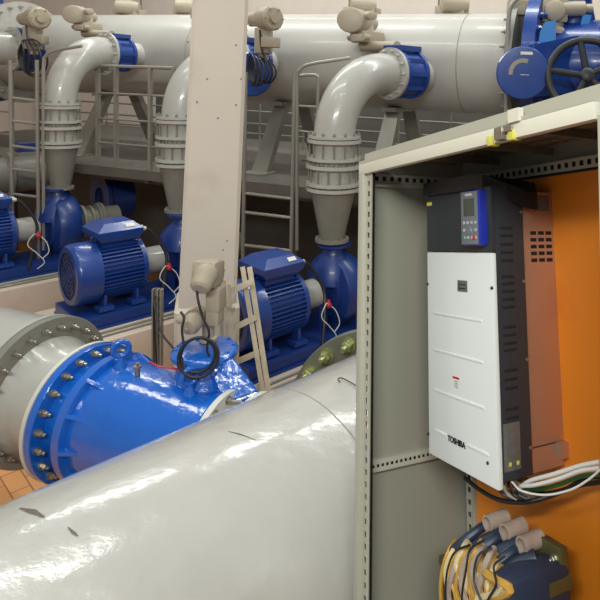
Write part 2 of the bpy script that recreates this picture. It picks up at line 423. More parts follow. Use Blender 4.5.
sets = [  # u of pump centre, depth, axis height, label
    (335, 7.05, -2.52, 'blue pump set on the right, motor end hidden behind the wooden ladder'),
    (183, 7.75, -2.39, 'blue pump set in the middle, round fan cover facing the bright blue valve'),
    (58, 8.45, -2.25, 'blue pump set at the left edge of the photo, fan end cut off'),
]
proto = None; bases = []
for i, (u, Y, z, L) in enumerate(sets):
    o = make_pump() if proto is None else copy_tree(proto)
    proto = proto or o
    c = P(u, 200, Y); p = V((c.x, c.y, EYE.z + z)) - S * 1.36
    mm = RS.to_4x4(); mm.translation = p; o.matrix_basis = mm; o['label'] = L; o['group'] = 'pump sets in a row'
    bases.append(p)
    # plinth
    b = MB(); top = p.z - .555
    c = p + S * .75
    lo, hi = -.62, .78
    b.box(V((c.x, c.y, 0)) + LAT * ((lo + hi) / 2) + Z * (top / 2 + .0), (1.85, hi - lo, top), RS, bev=.015)
    for s_ in (.72,):
        pass
    tag(obj('concrete_plinth', b, 'plinth'), ['pinkish concrete plinth under the right blue pump set', 'pinkish concrete plinth under the middle blue pump set', 'pinkish concrete plinth under the left blue pump set'][i], 'plinth', 'pump plinths')
    for k in range(2):
        b = MB(); q = c + LAT * (.56 + .1 * k) + Z * (-.555 + .017)
        b.cyl(q - S * .8, q + S * .85, .014, n=8)
        tag(obj('conduit_pipe', b, 'rail'), 'thin steel conduit %s along the plinth of the %s pump set' % (['nearer the motor', 'nearer the edge'][k], ['right', 'middle', 'left'][i]), 'conduit', 'conduits on the plinths')

# ------------------------------------------------------------------ discharge risers
def make_riser():
    root = thing('discharge_riser', (0, 0, 0), 'x', 'pipe')
    O = V((0, 0, 0)); X = V((1, 0, 0))
    b = MB(); b.lathe(O, Z, [(0, .14), (0, .2), (.035, .2), (.035, .145), (.6, .262), (.6, .2)], 40)
    for c in circ(Z * .035, Z, .175, 8): b.lathe(c, Z, [(0, .016), (.02, .016)], 6)
    obj('reducer_cone', b, 'greydark', root)
    b = MB()
    for z0, z1, r in ((.6, .64, .315), (.66, .70, .32), (.86, .90, .325), (.95, .985, .318), (1.15, 1.19, .318), (1.2, 1.235, .31)):
        b.ring(Z * 0, Z, .2, r, z0, z1, 48)
    b.lathe(Z * .62, Z, [(0, .25), (.58, .25)], 40)
    dj = obj('dismantling_joint', b, 'grey', root)
    for z0, z1, ph in ((.66, .88, 0), (.92, 1.22, .2)):
        for c in circ(O, Z, .29, 14, ph):
            b = MB(); b.cyl(c + Z * (z0 - .05), c + Z * (z1 + .05), .011, n=6); b.lathe(c + Z * (z1 + .015), Z, [(0, .02), (.02, .02)], 6); obj('tie_rod', b, 'greydark', dj)
    b = MB(); R_ = .74; rings = []
    nseg = 20
    path = [V((0, 0, 1.22))] + [V((R_ - R_ * math.cos(t), 0, 1.22 + R_ * math.sin(t))) for t in [PI / 2 * k / nseg for k in range(1, nseg + 1)]] + [V((R_ + .16, 0, 1.96))]
    b.tube(path, .242, 40); obj('elbow', b, 'grey', root)
    b = MB(); b.ring(V((R_ + .12, 0, 1.96)), X, .22, .325, 0, .045, 48)
    for c in circ(V((R_ + .12, 0, 1.96)), X, .285, 14): b.hexbolt(c, -X, .016, .04)
    obj('flange', b, 'grey', root)
    return root
HA = W3(.3, 8.65, .25)                                # header axis point
HR = .7
def hax(u):                                            # header axis point seen at column u
    for k in range(4000):
        p = HA + H * (-14 + k * .005)
        e = p - EYE; c = e.dot(fw)
        if PPX + FPX * e.dot(rt) / c >= u: return p
    return p
risers = [(333, 7.05, -1.955, (1, 1.03), math.atan2(.75, .662), 'nearest grey riser with bolted joint and elbow, beside the cabinet post'),
          (180, 7.81, -1.84, (.95, 1.02), math.atan2(.8, .6), 'grey riser with elbow half hidden behind the concrete column'),
          (61, 8.45, -1.73, (.84, 1.0), math.atan2(.93, .36), 'grey riser with elbow at the left, in front of the empty rail section')]
def make_bfly():
    root = thing('butterfly_valve', (0, 0, 0), 'x', 'valve')
    X = V((1, 0, 0))
    b = MB(); b.ring(V((0, 0, 0)), X, .2, .325, 0, .04, 40); b.ring(V((0, 0, 0)), X, .2, .30, .04, .24, 40); b.ring(V((0, 0, 0)), X, .2, .325, .24, .28, 40)
    for c in circ(V((0, 0, 0)), X, .30, 10): b.box(c + V((.14, 0, 0)), (.22, .05, .05))
    b.box(V((.14, 0, .33)), (.26, .34, .07)); obj('valve_body', b, 'blue', root)
    b = MB(); b.lathe(V((.14, .1, .36)), V((-.25, 1, 0)), [(0, .07), (.5, .07)], 20); obj('stem', b, 'beige', root)
    def shift(m_):
        for v_ in m_.bm.verts: v_.co += V((-.06, .56, -.1))
    a = MB(); a.box(V((.12, 0, .58)), (.3, .26, .16), bev=.03); a.lathe(V((.12, .1, .58)), V((-.3, 1, 0)), [(0, .05), (.18, .05)], 16); a.box(V((-.05, -.15, .55)), (.14, .2, .1), bev=.02); a.lathe(V((-.03, -.24, .56)), V((-1, -.1, 0)), [(0, .045), (.07, .045)], 16)
    a.lathe(V((.1, 0, .62)), Z, [(0, .09), (.12, .08), (.16, .06)], 20)
    shift(a); act = obj('gear_actuator', a, 'beige', root)
    a = MB(); a.lathe(V((-.14, -.05, .78)), V((.85, .5, 0)), [(0, .13), (.01, .155), (.03, .165), (.2, .165), (.22, .14)], 32); a.lathe(V((.05, .02, .78)), V((.85, .5, 0)), [(0, .11), (.2, .11), (.22, .08)], 24); shift(a); obj('motor_head', a, 'beige', act)
    a = MB(); a.lathe(V((-.02, -.22, .84)), V((0, -1, 0)), [(0, .06), (.08, .06), (.09, .045)], 20); shift(a); obj('switch_box', a, 'beige', act)
    return root
rp = bp_ = None
for i, (u, Y, z, sc, ang, L) in enumerate(risers):
    o = make_riser() if rp is None else copy_tree(rp); rp = rp or o
    c = P(u, 200, Y); p = V((c.x, c.y, EYE.z + z))
    mm = Matrix.Translation(p) @ Matrix.Rotation(ang, 4, 'Z') @ Matrix.Diagonal((sc[0], sc[0], sc[1], 1)); o.matrix_basis = mm; sc = sc[0]
    o['label'] = L; o['group'] = 'discharge risers with elbows'
    v = make_bfly() if bp_ is None else copy_tree(bp_); bp_ = bp_ or v
    q = mm @ V((.905, 0, 1.96))
    v.matrix_basis = Matrix.Translation(q) @ Matrix.Rotation(ang, 4, 'Z') @ Matrix.Diagonal((sc * 1.4, sc * 1.0, sc * 1.0, 1))
    v['label'] = ['dark blue valve with beige round actuator on the elbow nearest the cabinet', 'dark blue valve beside the column with beige actuator and hanging cables', 'dark blue valve with beige round actuator on the left elbow'][i]
    v['group'] = 'header valves with beige actuators'
    # the branch from the valve into the header
    b = MB(); e = mm @ V((1.18, 0, 1.96)); b.cyl(e, e + (Matrix.Rotation(ang, 3, 'Z') @ V((1, 0, 0))) * .75, .235 * sc, n=32)
    br = obj('header_branch', b, 'greyhdr'); tag(br, 'short grey stub joining the header to the %s riser valve' % ['nearest', 'column-side', 'left'][i], 'pipe', 'header stubs')

# ------------------------------------------------------------------ header pipe
hd = thing('header_pipe', HA + Z * -HR, 'long grey header pipe along the back above the steel deck', 'pipe')
eL, eR = hax(-50), hax(524)
b = MB(); b.cyl(eL, eR, HR, n=96); obj('pipe_barrel', b, 'greyhdr', hd)
b = MB(); b.ring(eR, H, .5, .93, -.09, 0, 72)
for c in circ(eR - H * .09, -H, .84, 26): b.hexbolt(c, -H, .028, .06)
obj('flange', b, 'greydark', hd)
e2 = hax(24)
b = MB(); b.ring(e2, H, .5, .95, -.04, .05, 72)
for c in circ(e2 + H * .05, H, .86, 26): b.hexbolt(c, H, .032, .07)
obj('flange', b, 'grey', hd)
for u_ in (215, 470):
    b = MB(); b.torus(hax(u_), H, HR, .007, 72, 6); obj('weld_seam', b, 'seam', hd)
# valve body left of the header flange
e3 = hax(-8)
b = MB(); b.ring(e3, H, .6, .98, -.09, .0, 64); b.lathe(e3 + Z * .9, Z, [(0, .2), (.25, .2), (.25, .26), (.3, .26)], 24)
tag(obj('valve_flange', b, 'blue'), 'dark blue valve flange at the top left corner on the header', 'valve')
# flange-cluster with small grey pipe at left edge (second branch)
lb = thing('branch_pipe', P(8, 66, 9.2) - Z * .3, 'short grey branch with blue ring and hanging cables at the left edge', 'pipe')
c0 = P(14, 49, 9.45); dd = V((.55, .83, 0)).normalized()
b = MB(); b.cyl(c0 - dd * 1.1 - V((.3, 0, 0)), c0, .25, n=32); obj('pipe_barrel', b, 'grey', lb)
b = MB(); b.ring(c0, dd, .2, .34, -.05, 0, 40)
for c in circ(c0 - dd * .05, -dd, .3, 14): b.hexbolt(c, -dd, .016, .03)
obj('flange', b, 'grey', lb)
b = MB(); b.ring(c0, dd, .2, .34, 0, .3, 32); obj('blue_ring', b, 'blue', lb)
# actuator over it, cable loops
def small_actuator(c, s=1.0, face=V((1, -.35, 0)), legs=True):
    b = MB(); face = face.normalized(); side = Z.cross(face)
    b.box(c - Z * .2 * s, (.18 * s, .18 * s, .3 * s), bev=.02); b.lathe(c - Z * .42 * s, Z, [(0, .06 * s), (.3 * s, .07 * s)], 16)
    b.box(c - Z * .22 * s + face * .14 * s, (.2 * s, .14 * s, .12 * s), bev=.015)
    c2 = c + Z * .06 * s
    b.lathe(c2 - face * .26 * s, face, [(0, .06 * s), (.0, .085 * s), (.12 * s, .09 * s), (.2 * s, .11 * s), (.28 * s, .14 * s), (.44 * s, .145 * s), (.46 * s, .12 * s)], 28)
    b.lathe(c2 + face * .2 * s, face, [(0, .06 * s), (.03 * s, .06 * s)], 16)
    for q in circ(c2 + face * .19 * s, face, .12 * s, 6): b.lathe(q, face, [(0, .012 * s), (.025 * s, .012 * s)], 6)
    return b
ac = P(33, 23, 9.3); b = small_actuator(ac, 1.15, V((1, -.6, 0))); tag(obj('valve_actuator', b, 'beige'), 'beige electric actuator above the cable loops at the left edge', 'actuator')
b = MB()
for k in range(5):
    cc = P(24 + k * 2.2, 54 + k, 9.0); b.torus(cc, V((.75 - .12 * k, .5 + .1 * k, .1)), .2 + .02 * k, .013, 28, 6)
b.tube(bez([P(26, 25, 9.1), P(28, 40, 9.0), P(34, 52, 9.0), P(30, 66, 9.0)]), .013, 6)
tag(obj('cable_coil', b, 'darkcable'), 'loops of dark cable hanging below the left edge actuator', 'cable')
ac = P(264, 24, 7.9); b = small_actuator(ac, 1.1, V((.9, -.75, 0))); tag(obj('valve_actuator', b, 'beige'), 'beige electric actuator right beside the column, in front of the header', 'actuator')
b = MB()
for k in range(6):
    cc = P(252 + k * 3.0, 70 + (k % 3), 7.75); b.torus(cc, V((.85 - .1 * k, .5 + .06 * k, .05)), .2 - .012 * k + .0, .012, 28, 6)
b.tube(bez([P(260, 30, 7.8), P(261, 45, 7.75), P(264, 56, 7.75), P(270, 66, 7.75)]), .013, 6)
tag(obj('cable_coil', b, 'darkcable'), 'loops of dark cable hanging beside the concrete column', 'cable')
b = MB(); cc = P(252, 74, 8.05); b.lathe(cc, V((.5, -.7, 0)), [(-.1, .28), (0, .3), (.03, .28), (.03, .12)], 36); tag(obj('blind_flange', b, 'blue'), 'dark blue disc behind the cable loops beside the column', 'valve')
# units standing on top of the far side of the header
for u, v, w, L in ((130, 5, 1.0, 'small beige gearbox on the header left of the column, the left one'), (189, 5, .9, 'small beige gearbox on the header tight against the column'), (362, 4, 1.05, 'beige gearbox above the nearest elbow actuator'), (452, 3, .9, 'small brown gearbox on top of the header near the cabinet beam')):
    a = hax(u); c = P(u, v + 9, a.y + .35)
    t = thing('gearbox', c - Z * .22, L, 'gearbox')
    b = MB(); b.box(c + Z * .0, (.5 * w, .3, .16), RH, bev=.02); b.box(c - Z * .15, (.3, .25, .2), RH); obj('housing', b, 'beige', t)
    b = MB(); b.lathe(c + V((.03, -.15, .1)), V((1, .2, 0)), [(-.2, .08), (-.18, .12), (.05, .13), (.2, .1)], 20); obj('motor_head', b, 'beige', t)
    b = MB(); b.box(c + V((0, 0, .3)), (.5, .03, .03), RH); b.cyl(c + V((-.2, 0, 0)), c + V((-.2, 0, .4)), .015, n=6); b.cyl(c + V((.2, 0, 0)), c + V((.2, 0, .4)), .015, n=6); obj('bracket', b, 'raildark', t)

# ------------------------------------------------------------------ big gear valve at the right
vc = hax(572); v1 = hax(538); v2 = hax(616)
gv = thing('gear_valve', vc - Z * .95, 'large dark blue butterfly valve with round gear housing above the cabinet beam', 'valve')
b = MB(); b.cyl(v1, v2, .62, n=56); b.lathe(vc + Z * .5, Z, [(0, .3), (.35, .22), (.45, .22), (.45, .3), (.5, .3)], 28); obj('valve_body', b, 'blue', gv)
for vv, sgn in ((v1, -1), (v2, 1)):
    b = MB(); b.ring(vv, H * sgn, .6, .98, -.09, .07, 72)
    for c in circ(vv + H * sgn * -.09, -H * sgn, .87, 24): b.hexbolt(c, -H * sgn, .035, .07)
    obj('flange', b, 'blue', gv)
b = MB(); b.ring(v2 + H * .08, H, .5, .98, 0, .09, 64); 
for c in circ(v2 + H * .17, H, .87, 24): b.hexbolt(c, H, .032, .06)
b.cyl(v2 + H * .1, v2 + H * 2, .7, n=64)
tag(obj('end_pipe', b, 'grey'), 'grey flanged pipe beyond the large blue valve at the right edge', 'pipe')
gc = P(523, 73, 7.0)
gd = (V((-.03, -1, 0))).normalized()
b = MB(); b.lathe(gc, gd, [(-.7, .22), (-.2, .25), (-.18, .295), (-.02, .31), (0, .297), (.005, .2)], 56); b.prism([gc + V((.1, .3, .34)), gc + V((.75, .55, .5)), gc + V((.75, .55, -.2)), gc + V((.1, .3, -.3))], V((0, .35, 0))); ghs = obj('gear_housing', b, 'blue', gv)
b = MB(); x, y, a = basis(gd)
b.ringloft([[gc + gd * .01 + (V((1, 0, 0)) * math.cos(t) + Z * math.sin(t)) * r for r in (.12, .17)] for t in [math.radians(70 + 120 * k / 12) for k in range(13)]], close=False, caps=(False, False)); lbl(obj('position_scale', b, 'rail', ghs), 'curved pale position scale')
b = MB(); b.box(gc + gd * .008 + V((.03, 0, .23)), (.14, .008, .035)); lbl(obj('name_plate', b, 'white', ghs), 'small white plate')
b = MB(); b.box(gc + gd * .008 + V((.02, 0, -.02)), (.1, .006, .006)); obj('pointer', b, 'white', ghs)
hw = P(587, 76, 6.95); ha = V((-.12, -1, .3)).normalized()
b = MB(); b.torus(hw, ha, .44, .045, 56, 12)
wheel = obj('handwheel', b, 'wheel', gv)
b = MB(); b.lathe(hw - ha * .06, ha, [(0, .07), (.12, .08), (.14, .05)], 24); obj('hub', b, 'wheel', wheel)
x, y, a = basis(ha)
for k in range(5):
    t = 2 * PI * k / 5 + .5; d = x * math.cos(t) + y * math.sin(t); b = MB()
    b.tube([hw + d * .05, hw + d * .25, hw + d * .43], .038, 8); obj('spoke', b, 'wheel', wheel)
b = MB(); b.cyl(hw - ha * .02, hw - ha * .55, .04, n=12); obj('shaft', b, 'rail', wheel)
b = MB(); pa = P(528, 33, 7.7); b.prism([P(538, 47, 7.45), P(556, 40, 7.45), P(556, 20, 7.45), P(545, 22, 7.45), P(540, 32, 7.45)], V((0, .03, 0))); lbl(obj('cover_patch', b, 'bluelight', gv), 'light blue plastic cover piece')
b = MB(); b.prism([P(577, 40, 7.75), P(585, 38, 7.75), P(592, 15, 7.75), P(583, 14, 7.75)], V((0, .03, 0))); lbl(obj('cover_patch', b, 'bluelight', gv), 'light blue plastic cover piece')
ga = P(553, 8, 7.9)
t = thing('electric_actuator', ga - Z * .4, 'beige electric actuator on the neck of the large blue valve', 'actuator')
b = MB(); b.box(ga + Z * -.02, (.34, .34, .36), bev=.04); b.lathe(ga - Z * .34, Z, [(0, .22), (.05, .22), (.1, .16), (.2, .16)], 28); obj('housing', b, 'beige', t)
b = MB(); b.lathe(ga + V((.1, -.1, -.02)), V((1, 0, .05)), [(0, .1), (.28, .1), (.3, .06), (.38, .06)], 24); obj('gear_motor', b, 'beige', t)
b = MB(); b.box(ga + V((-.38, -.05, -.02)), (.44, .2, .2), bev=.03); obj('control_box', b, 'beige', t)
b = MB(); b.lathe(ga + V((-.02, -.18, -.06)), V((0, -1, 0)), [(0, .13), (.06, .13), (.08, .1)], 28); obj('end_cover', b, 'beige', t)
# tall conduit beside it
b = MB(); b.tube(bez([P(506, 112, 7.5), P(507, 60, 7.5), P(509, 15, 7.5), P(514, 2, 7.5), P(525, -6, 7.5)]), .028, 10); tag(obj('conduit_pipe', b, 'rail'), 'thin vertical conduit in front of the header flange near the blue gear valve', 'conduit')

# ------------------------------------------------------------------ deck, rails, ladders, supports
dt = thing('steel_deck', dk(-3, -3.6), 'grey steel walkway deck below the header pipe with beams along its edge', 'walkway')
b = MB(); b.box(dk(-1.5, -1.475, 2.6), (15, 5.2, .05), RH); obj('deck_plate', b, 'deck', dt)
b = MB(); b.box(dk(-1.5, -1.52, -.02), (15, .05, .14), RH); obj('edge_beam', b, 'raildark', dt)
b = MB(); b.box(dk(-1.5, -1.68, .3), (15, .10, .05), RH); b.box(dk(-1.5, -1.6, .3), (15, .02, .16), RH); obj('lower_beam', b, 'raildark', dt)
for s_ in (-7.2, -5.0, -2.6, -.9, 1.3):
    b = MB(); b.box(dk(s_, -2.56, 1.4), (.12, .12, 2.08), RH); obj('deck_post', b, 'raildark', dt)
    b = MB(); b.box(dk(s_, -1.58, 1.2), (.08, 2.3, .14), RH); obj('cross_beam', b, 'raildark', dt)
# blue pump-back parts and grating gear seen beneath the deck
def sdk(u):                                            # distance along the deck edge seen at column u
    for k in range(4000):
        p = dk(-14 + k * .005); e = p - EYE
        if PPX + FPX * e.dot(rt) / e.dot(fw) >= u: return -14 + k * .005
def rail_run(u0, u1, L, posts, zt=.04, name='guard_rail'):
    s0, s1 = sdk(u0), sdk(u1); r = thing(name, dk((s0 + s1) / 2), L, 'railing')
    top = EYE.z
    b = MB(); b.cyl(dk(s0, zt), dk(s1, zt), .025, n=12); obj('top_rail', b, 'rail', r)
    for zz in (-.36, -.74, -1.1):
        b = MB(); b.cyl(dk(s0, zz), dk(s1, zz), .015, n=8); obj('mid_rail', b, 'rail', r)
    for u in posts:
        s = sdk(u); b = MB(); b.box(dk(s, (zt - 1.5) / 2), (.05, .05, zt + 1.5), RH); obj('rail_post', b, 'rail', r)
    return r
rail_run(97, 174, 'grey steel guard rail on the deck between left riser and column', (98, 116, 150, 173))
rail_run(-12, 13, 'grey steel guard rail at the left edge of the photo', (-10, 12), zt=.12)
# far guard rail behind header (thin bars seen under it)
r = thing('guard_rail', dk(-2, -1.45, 3.4), 'thin far guard rail seen below the header pipe', 'railing')
for zz in (-.75, -1.0, -1.2):
    b = MB(); b.cyl(dk(-8, zz, 3.4), dk(3, zz, 3.4), .018, n=8); obj('mid_rail', b, 'rail', r)
for s_ in range(-8, 4):
    b = MB(); b.cyl(dk(s_, -1.45, 3.4), dk(s_, -.6, 3.4), .02, n=8); obj('rail_post', b, 'rail', r)
def ladder(Y, uL, uR, vtop, vb, rungs, L, hoop):
    r = thing('steel_ladder', P((uL + uR) / 2, vb, Y), L, 'ladder')
    for u in (uL, uR):
        a = P(u, vb, Y); z = P(u, vtop, Y).z
        b = MB(); b.cyl(a, V((a.x, a.y, z)), .025, n=10)
        obj('stile', b, 'rail', r)
    for v in rungs:
        b = MB(); b.cyl(P(uL, v, Y), P(uR, v + (uR - uL) * .12, Y), .02, n=8); obj('rung', b, 'rail', r)
    b = MB(); b.tube(bez([P(hoop[0][0], hoop[0][1], Y)] + [P(u, v, Y) for u, v in hoop[1:]], 6), .022, 10); obj('hand_hoop', b, 'rail', r)
    return r
ladder(8.2, 13, 39, 60, 262, (98, 121, 146, 169, 194), 'steel ladder with curved hoop left of the left riser', [(43.5, 250), (43.5, 120), (43.5, 66), (46, 56), (54, 51), (82, 46)])
ladder(7.35, 243, 291, 72, 262, (193, 212, 245), 'steel ladder with curved hoop right of the concrete column', [(297, 250), (297, 120), (297, 78), (301, 69), (311, 64), (350, 58)])
b = MB(); Y = 7.5; b.tube(bez([P(298, 76, Y), P(308, 75, Y), P(317, 76, Y), P(318, 85, Y), P(317, 137, Y)], 6), .022, 10); b.cyl(P(298, 106, Y), P(318, 107, Y), .015, n=8); b.cyl(P(298, 131, Y), P(318, 133, Y), .015, n=8)
tag(obj('rail_gate', b, 'rail'), 'short looped rail beside the ladder and the nearest riser', 'railing')
def hsupport(u, L, s=1):
    a = hax(u); r = thing('pipe_support', V((a.x, a.y, EYE.z - 1.45)), L, 'support', 'header supports')
    z0, z1 = EYE.z - 1.45, EYE.z - .42
    a = V((a.x, a.y, 0))
    b = MB(); b.box(a + Z * (z1 - .02), (.22, .9, .06), RH); obj('saddle', b, 'rail', r)
    for sg in (-1, 1):
        p0 = a + N * sg * .85 + Z * z0; p1 = a + N * sg * .3 + Z * z1
        b = MB(); w = H * .13; th = N * .12
        b.ringloft([[p0 - w, p0 + w, p0 + w + th, p0 - w + th], [p1 - w * .8, p1 + w * .8, p1 + w * .8 + th, p1 - w * .8 + th]]); obj('inclined_leg', b, 'rail', r)
        b = MB(); b.box(p0 + Z * .01, (.4, .4, .02), RH); obj('base_plate', b, 'rail', r)
hsupport(118, 'inclined steel support under the header behind the rail left of the column')
hsupport(292, 'inclined steel support under the header right of the column')
hsupport(402, 'inclined steel support under the header just above the cabinet beam')
# blue valve backs and fittings beneath the deck
for u, v, Y, s, L in ((118, 197, 10.2, .9, 'dark blue round valve housing under the deck behind the middle pump'), (28, 175, 10.2, .8, 'dark blue housing under the deck behind the left ladder')):
    t = thing('suction_valve', P(u, v, Y) - Z * .45, L, 'valve'); c = P(u, v, Y)
    b = MB(); b.lathe(c - S * .2, S, [(0, .42 * s), (.35, .42 * s)], 40); b.box(c + Z * .45 * s, (.4 * s, .3, .5 * s), RS); obj('valve_body', b, 'bluepump', t)
    b = MB(); b.ring(c - S * .25, S, .2, .48 * s, -.05, .0, 40); obj('flange', b, 'bluepump', t)
# grey pipe piece at far left edge
b = MB(); c = P(6, 175, 8.8); b.lathe(c, S, [(-.5, .26), (0, .26), (0, .34), (.05, .34), (.05, .26), (.6, .26)], 32); b.cyl(c, V((c.x, c.y, .02)), .05, n=8); tag(obj('suction_stub', b, 'greydark'), 'grey flanged pipe piece under the deck at the left edge', 'pipe')

# ------------------------------------------------------------------ column
cY = 5.2
top = P(220.5, 0, cY); bot = P(207.5, 297, cY); ax = (top - bot); 
vd = V((bot.x, bot.y, 0)).normalized(); sd = V((vd.y, -vd.x, 0)); hw_ = .232
col = thing('concrete_column', V((bot.x, bot.y, 0)), 'cream painted concrete column rising through the picture left of centre', 'column')
b = MB(); tt = bot + ax * 1.6; 
def sq(c, w, ch=.03):
    q = []
    for sx, sy in ((1, -1), (1, 1), (-1, 1), (-1, -1)):
        pass
    pts = [(w - ch, -w), (w, -w + ch), (w, w - ch), (w - ch, w), (-w + ch, w), (-w, w - ch), (-w, -w + ch), (-w + ch, -w)]
    return [c + sd * x + vd * y for x, y in pts]
b.ringloft([sq(bot - Z * .05, hw_ + .002), sq(tt, hw_ - .022)]); obj('shaft', b, 'column', col)
b = MB(); b.ringloft([sq(V((bot.x, bot.y, 0)), .262, .03), sq(V((bot.x, bot.y, bot.z - .03)), .262, .03), sq(bot, .24, .03)]); obj('pedestal', b, 'column', col)
for u, v in ((207, 79), (241, 79), (197, 102), (236, 105), (218, 118), (227, 241), (223, 250), (236, 45), (188, 42)):
    pp = P(u, v, cY - hw_ - .03)
    dd = ray(u, v)
    # on the column's front face
    pc = bot + ax * ((297 - v) / 297) - vd * (hw_ + .0025)
    tt_ = (pc - EYE).dot(vd) / dd.dot(vd); q = EYE + dd * tt_
    b = MB(); b.lathe(q, -vd, [(0, .006), (.004, .004)], 8); obj('anchor_hole', b, 'hole', col)

# ------------------------------------------------------------------ electric actuator in front of the column
aY = 3.95
A0 = P(208, 274, aY); F = V((-.1, -1, -.12)).normalized(); F = V((F.x, F.y, F.z))
Rf = Matrix((V((1, -.1, 0)).normalized(), V((.1, 1, 0)).normalized(), Z)).transposed()
av = thing('electric_actuator', cap + Z * .005, 'beige electric valve actuator with cables standing in front of the column', 'actuator')
b = MB(); b.box(A0 + Z * .01, (.17, .16, .17), Rf @ Matrix.Rotation(-.15, 3, 'X'), bev=.03); obj('housing', b, 'beige', av)
b = MB(); b.ring(A0 + V((.05, 0, .0)), V((1, -.1, 0)), .03, .095, 0, .02, 28)
for c in circ(A0 + V((.065, 0, 0)), V((1, -.1, 0)), .085, 8): b.hexbolt(c, V((1, -.1, 0)), .007, .014)
obj('side_flange', b, 'beige', av)
b = MB(); c = P(203, 281, aY - .12); dn = V((-.05, -.75, -.55)).normalized(); b.lathe(c - dn * .1, dn, [(0, .055), (.02, .075), (.06, .08), (.08, .072), (.12, .07), (.15, .065), (.165, .05)], 32); obj('round_cover', b, 'beige', av)
b = MB(); b.box(P(216, 298, aY), (.1, .12, .16), Rf, bev=.02); b.box(P(215, 315, aY), (.09, .1, .12), Rf, bev=.015); stk = obj('gear_neck', b, 'beige', av)
b = MB(); mc = P(193, 322, aY - .05); md = V((-.1, -.95, -.2)).normalized()
b.lathe(mc - md * .12, md, [(0, .05), (.04, .065), (.16, .066), (.19, .05), (.2, .02)], 32)
for c in circ(mc - md * .06, md, .066, 26):
    b.box(c, (.006, .1, .012), Rf)
obj('gear_motor', b, 'beige', av)
b = MB(); b.lathe(mc + md * .082, md, [(0, .012), (.012, .01)], 10); obj('motor_nut', b, 'beige', av)
b = MB(); b.lathe(P(177, 319, aY), V((1, 0, -.2)), [(0, .02), (.02, .03), (.05, .02), (.1, .02)], 14); obj('side_gland', b, 'beige', av)
b = MB(); s0 = V((mc.x + .06, mc.y + .12, cap.z + .008)); b.lathe(s0, Z, [(0, .06), (.02, .06), (.03, .04), (P(210, 318, aY).z - s0.z, .045)], 20); obj('stem', b, 'beige', av)
def cable(pts, r, L, m='darkcable', name='power_cable', n=8):
    b = MB(); b.tube(bez(pts), r, n); return tag(obj(name, b, m), L, 'cable')
cable([P(197, 290, 3.8), P(198, 300, 3.76), P(203, 318, 3.75), P(209, 332, 3.75), P(207, 350, 3.78), P(213, 362, 3.8)], .008, 'dark cable running down from the round cover of the column actuator')
b = MB(); c = P(198, 355, 3.72); b.torus(c, V((.15, -1, .25)), .105, .01, 36, 8); b.torus(c + V((.01, -.02, -.006)), V((.2, -1, .3)), .12, .01, 36, 8)
b.tube(bez([c + V((-.09, 0, .06)), P(182, 330, 3.74), P(184, 318, 3.76), P(181, 312, 3.8)]), .008, 8); tag(obj('cable_coil', b, 'black'), 'black cable loop hanging over the blue bonnet cover', 'cable')
cable([P(154, 300, 5.0), P(157, 318, 4.9), P(163, 335, 4.6), P(175, 350, 4.1), P(183, 360, 3.9)], .008, 'dark cable swinging from the slotted tray to the blue valve')
cable([P(150, 362, 3.85), P(160, 367, 3.8), P(172, 368, 3.8), P(181, 371, 3.78)], .006, 'red and dark thin cable lying on the blue valve', 'red')

# slotted cable tray
tY = 5.1
tr = thing('cable_tray', V((P(158, 345, tY).x, P(158, 345, tY).y, 0)), 'slotted steel cable tray standing upright left of the column', 'cable tray')
def zat(u, v, Y): return P(u, v, Y).z
x0, x1 = P(153.5, 330, tY).x, P(161.5, 330, tY).x
b = MB(); zt = zat(158, 289, tY)
for xx in (x0, x1, x0 + (x1 - x0) * .62): b.box(V((xx, tY, zt / 2)), (.012, .05, zt))
b.box(V(((x0 + x1) / 2, tY + .025, zt / 2)), (x1 - x0, .006, zt)); obj('channel', b, 'rail', tr)
b = MB()
for k in range(34):
    z = zt - .06 - k * .065; b.box(V((x0 + (x1 - x0) * .8, tY - .0, z)), ((x1 - x0) * .3, .03, .03))
obj('slot_strip', b, 'raildark', tr)
for k, (du, c_) in enumerate(((0, 'darkcable'), (2.2, 'raildark'))):
    cable([P(156 + du, 296, tY - .03), P(153.5 + du, 305, tY - .035), P(154 + du, 325, tY - .03), P(156 + du, 350, tY - .03), P(157 + du, 400, tY - .03)], .006, ['dark thin cable in the slotted tray, left', 'grey thin cable in the slotted tray, right'][k], c_)

# ------------------------------------------------------------------ wooden ladder
wl = thing('wooden_ladder', P(250, 400, 4.9), 'cream painted wooden ladder leaning between column and right pump motor', 'ladder')
def plank(name, a, b_, w, th, parent, m='wood'):
    d = (b_ - a).normalized(); v = (a - EYE).normalized(); sx = d.cross(v).normalized(); fy = sx.cross(d)
    b = MB(); b.ringloft([[p + sx * x + fy * y for x, y in ((-w, -th), (w, -th), (w, th), (-w, th))] for p in (a, b_)]); return obj(name, b, m, parent)
Yl = 4.75
def ext(a, b_, z):
    return a + (b_ - a) * ((z - a.z) / (b_.z - a.z))
a_, b_ = P(242.5, 267, Yl), P(262.0, 387, Yl - .25); plank('stile', a_, ext(a_, b_, .0), .018, .05, wl)
a_, b_ = P(249.5, 267, Yl + .05), P(267.5, 385, Yl - .2); plank('stile', a_, ext(a_, b_, .0), .02, .04, wl)
Yb = 4.5
for k in range(3):
    a_, b_ = P(219 + k * 5, 276 + 4 * k, Yb), P(223 + k * 5.5, 350, Yb - .1); plank('stile', a_, ext(a_, b_, .0), .013, .03, wl)
for (u0, v0, u1, v1) in ((231, 291, 251, 282), (234, 328, 256, 317), (238, 361, 262, 351), (242, 395, 266, 384)):
    plank('rung', P(u0, v0, 4.55), P(u1, v1, 4.62), .023, .02, wl)
b = MB(); b.box(P(225, 309, 4.45), (.15, .03, .04), Rf); obj('hinge_bracket', b, 'wood', wl)

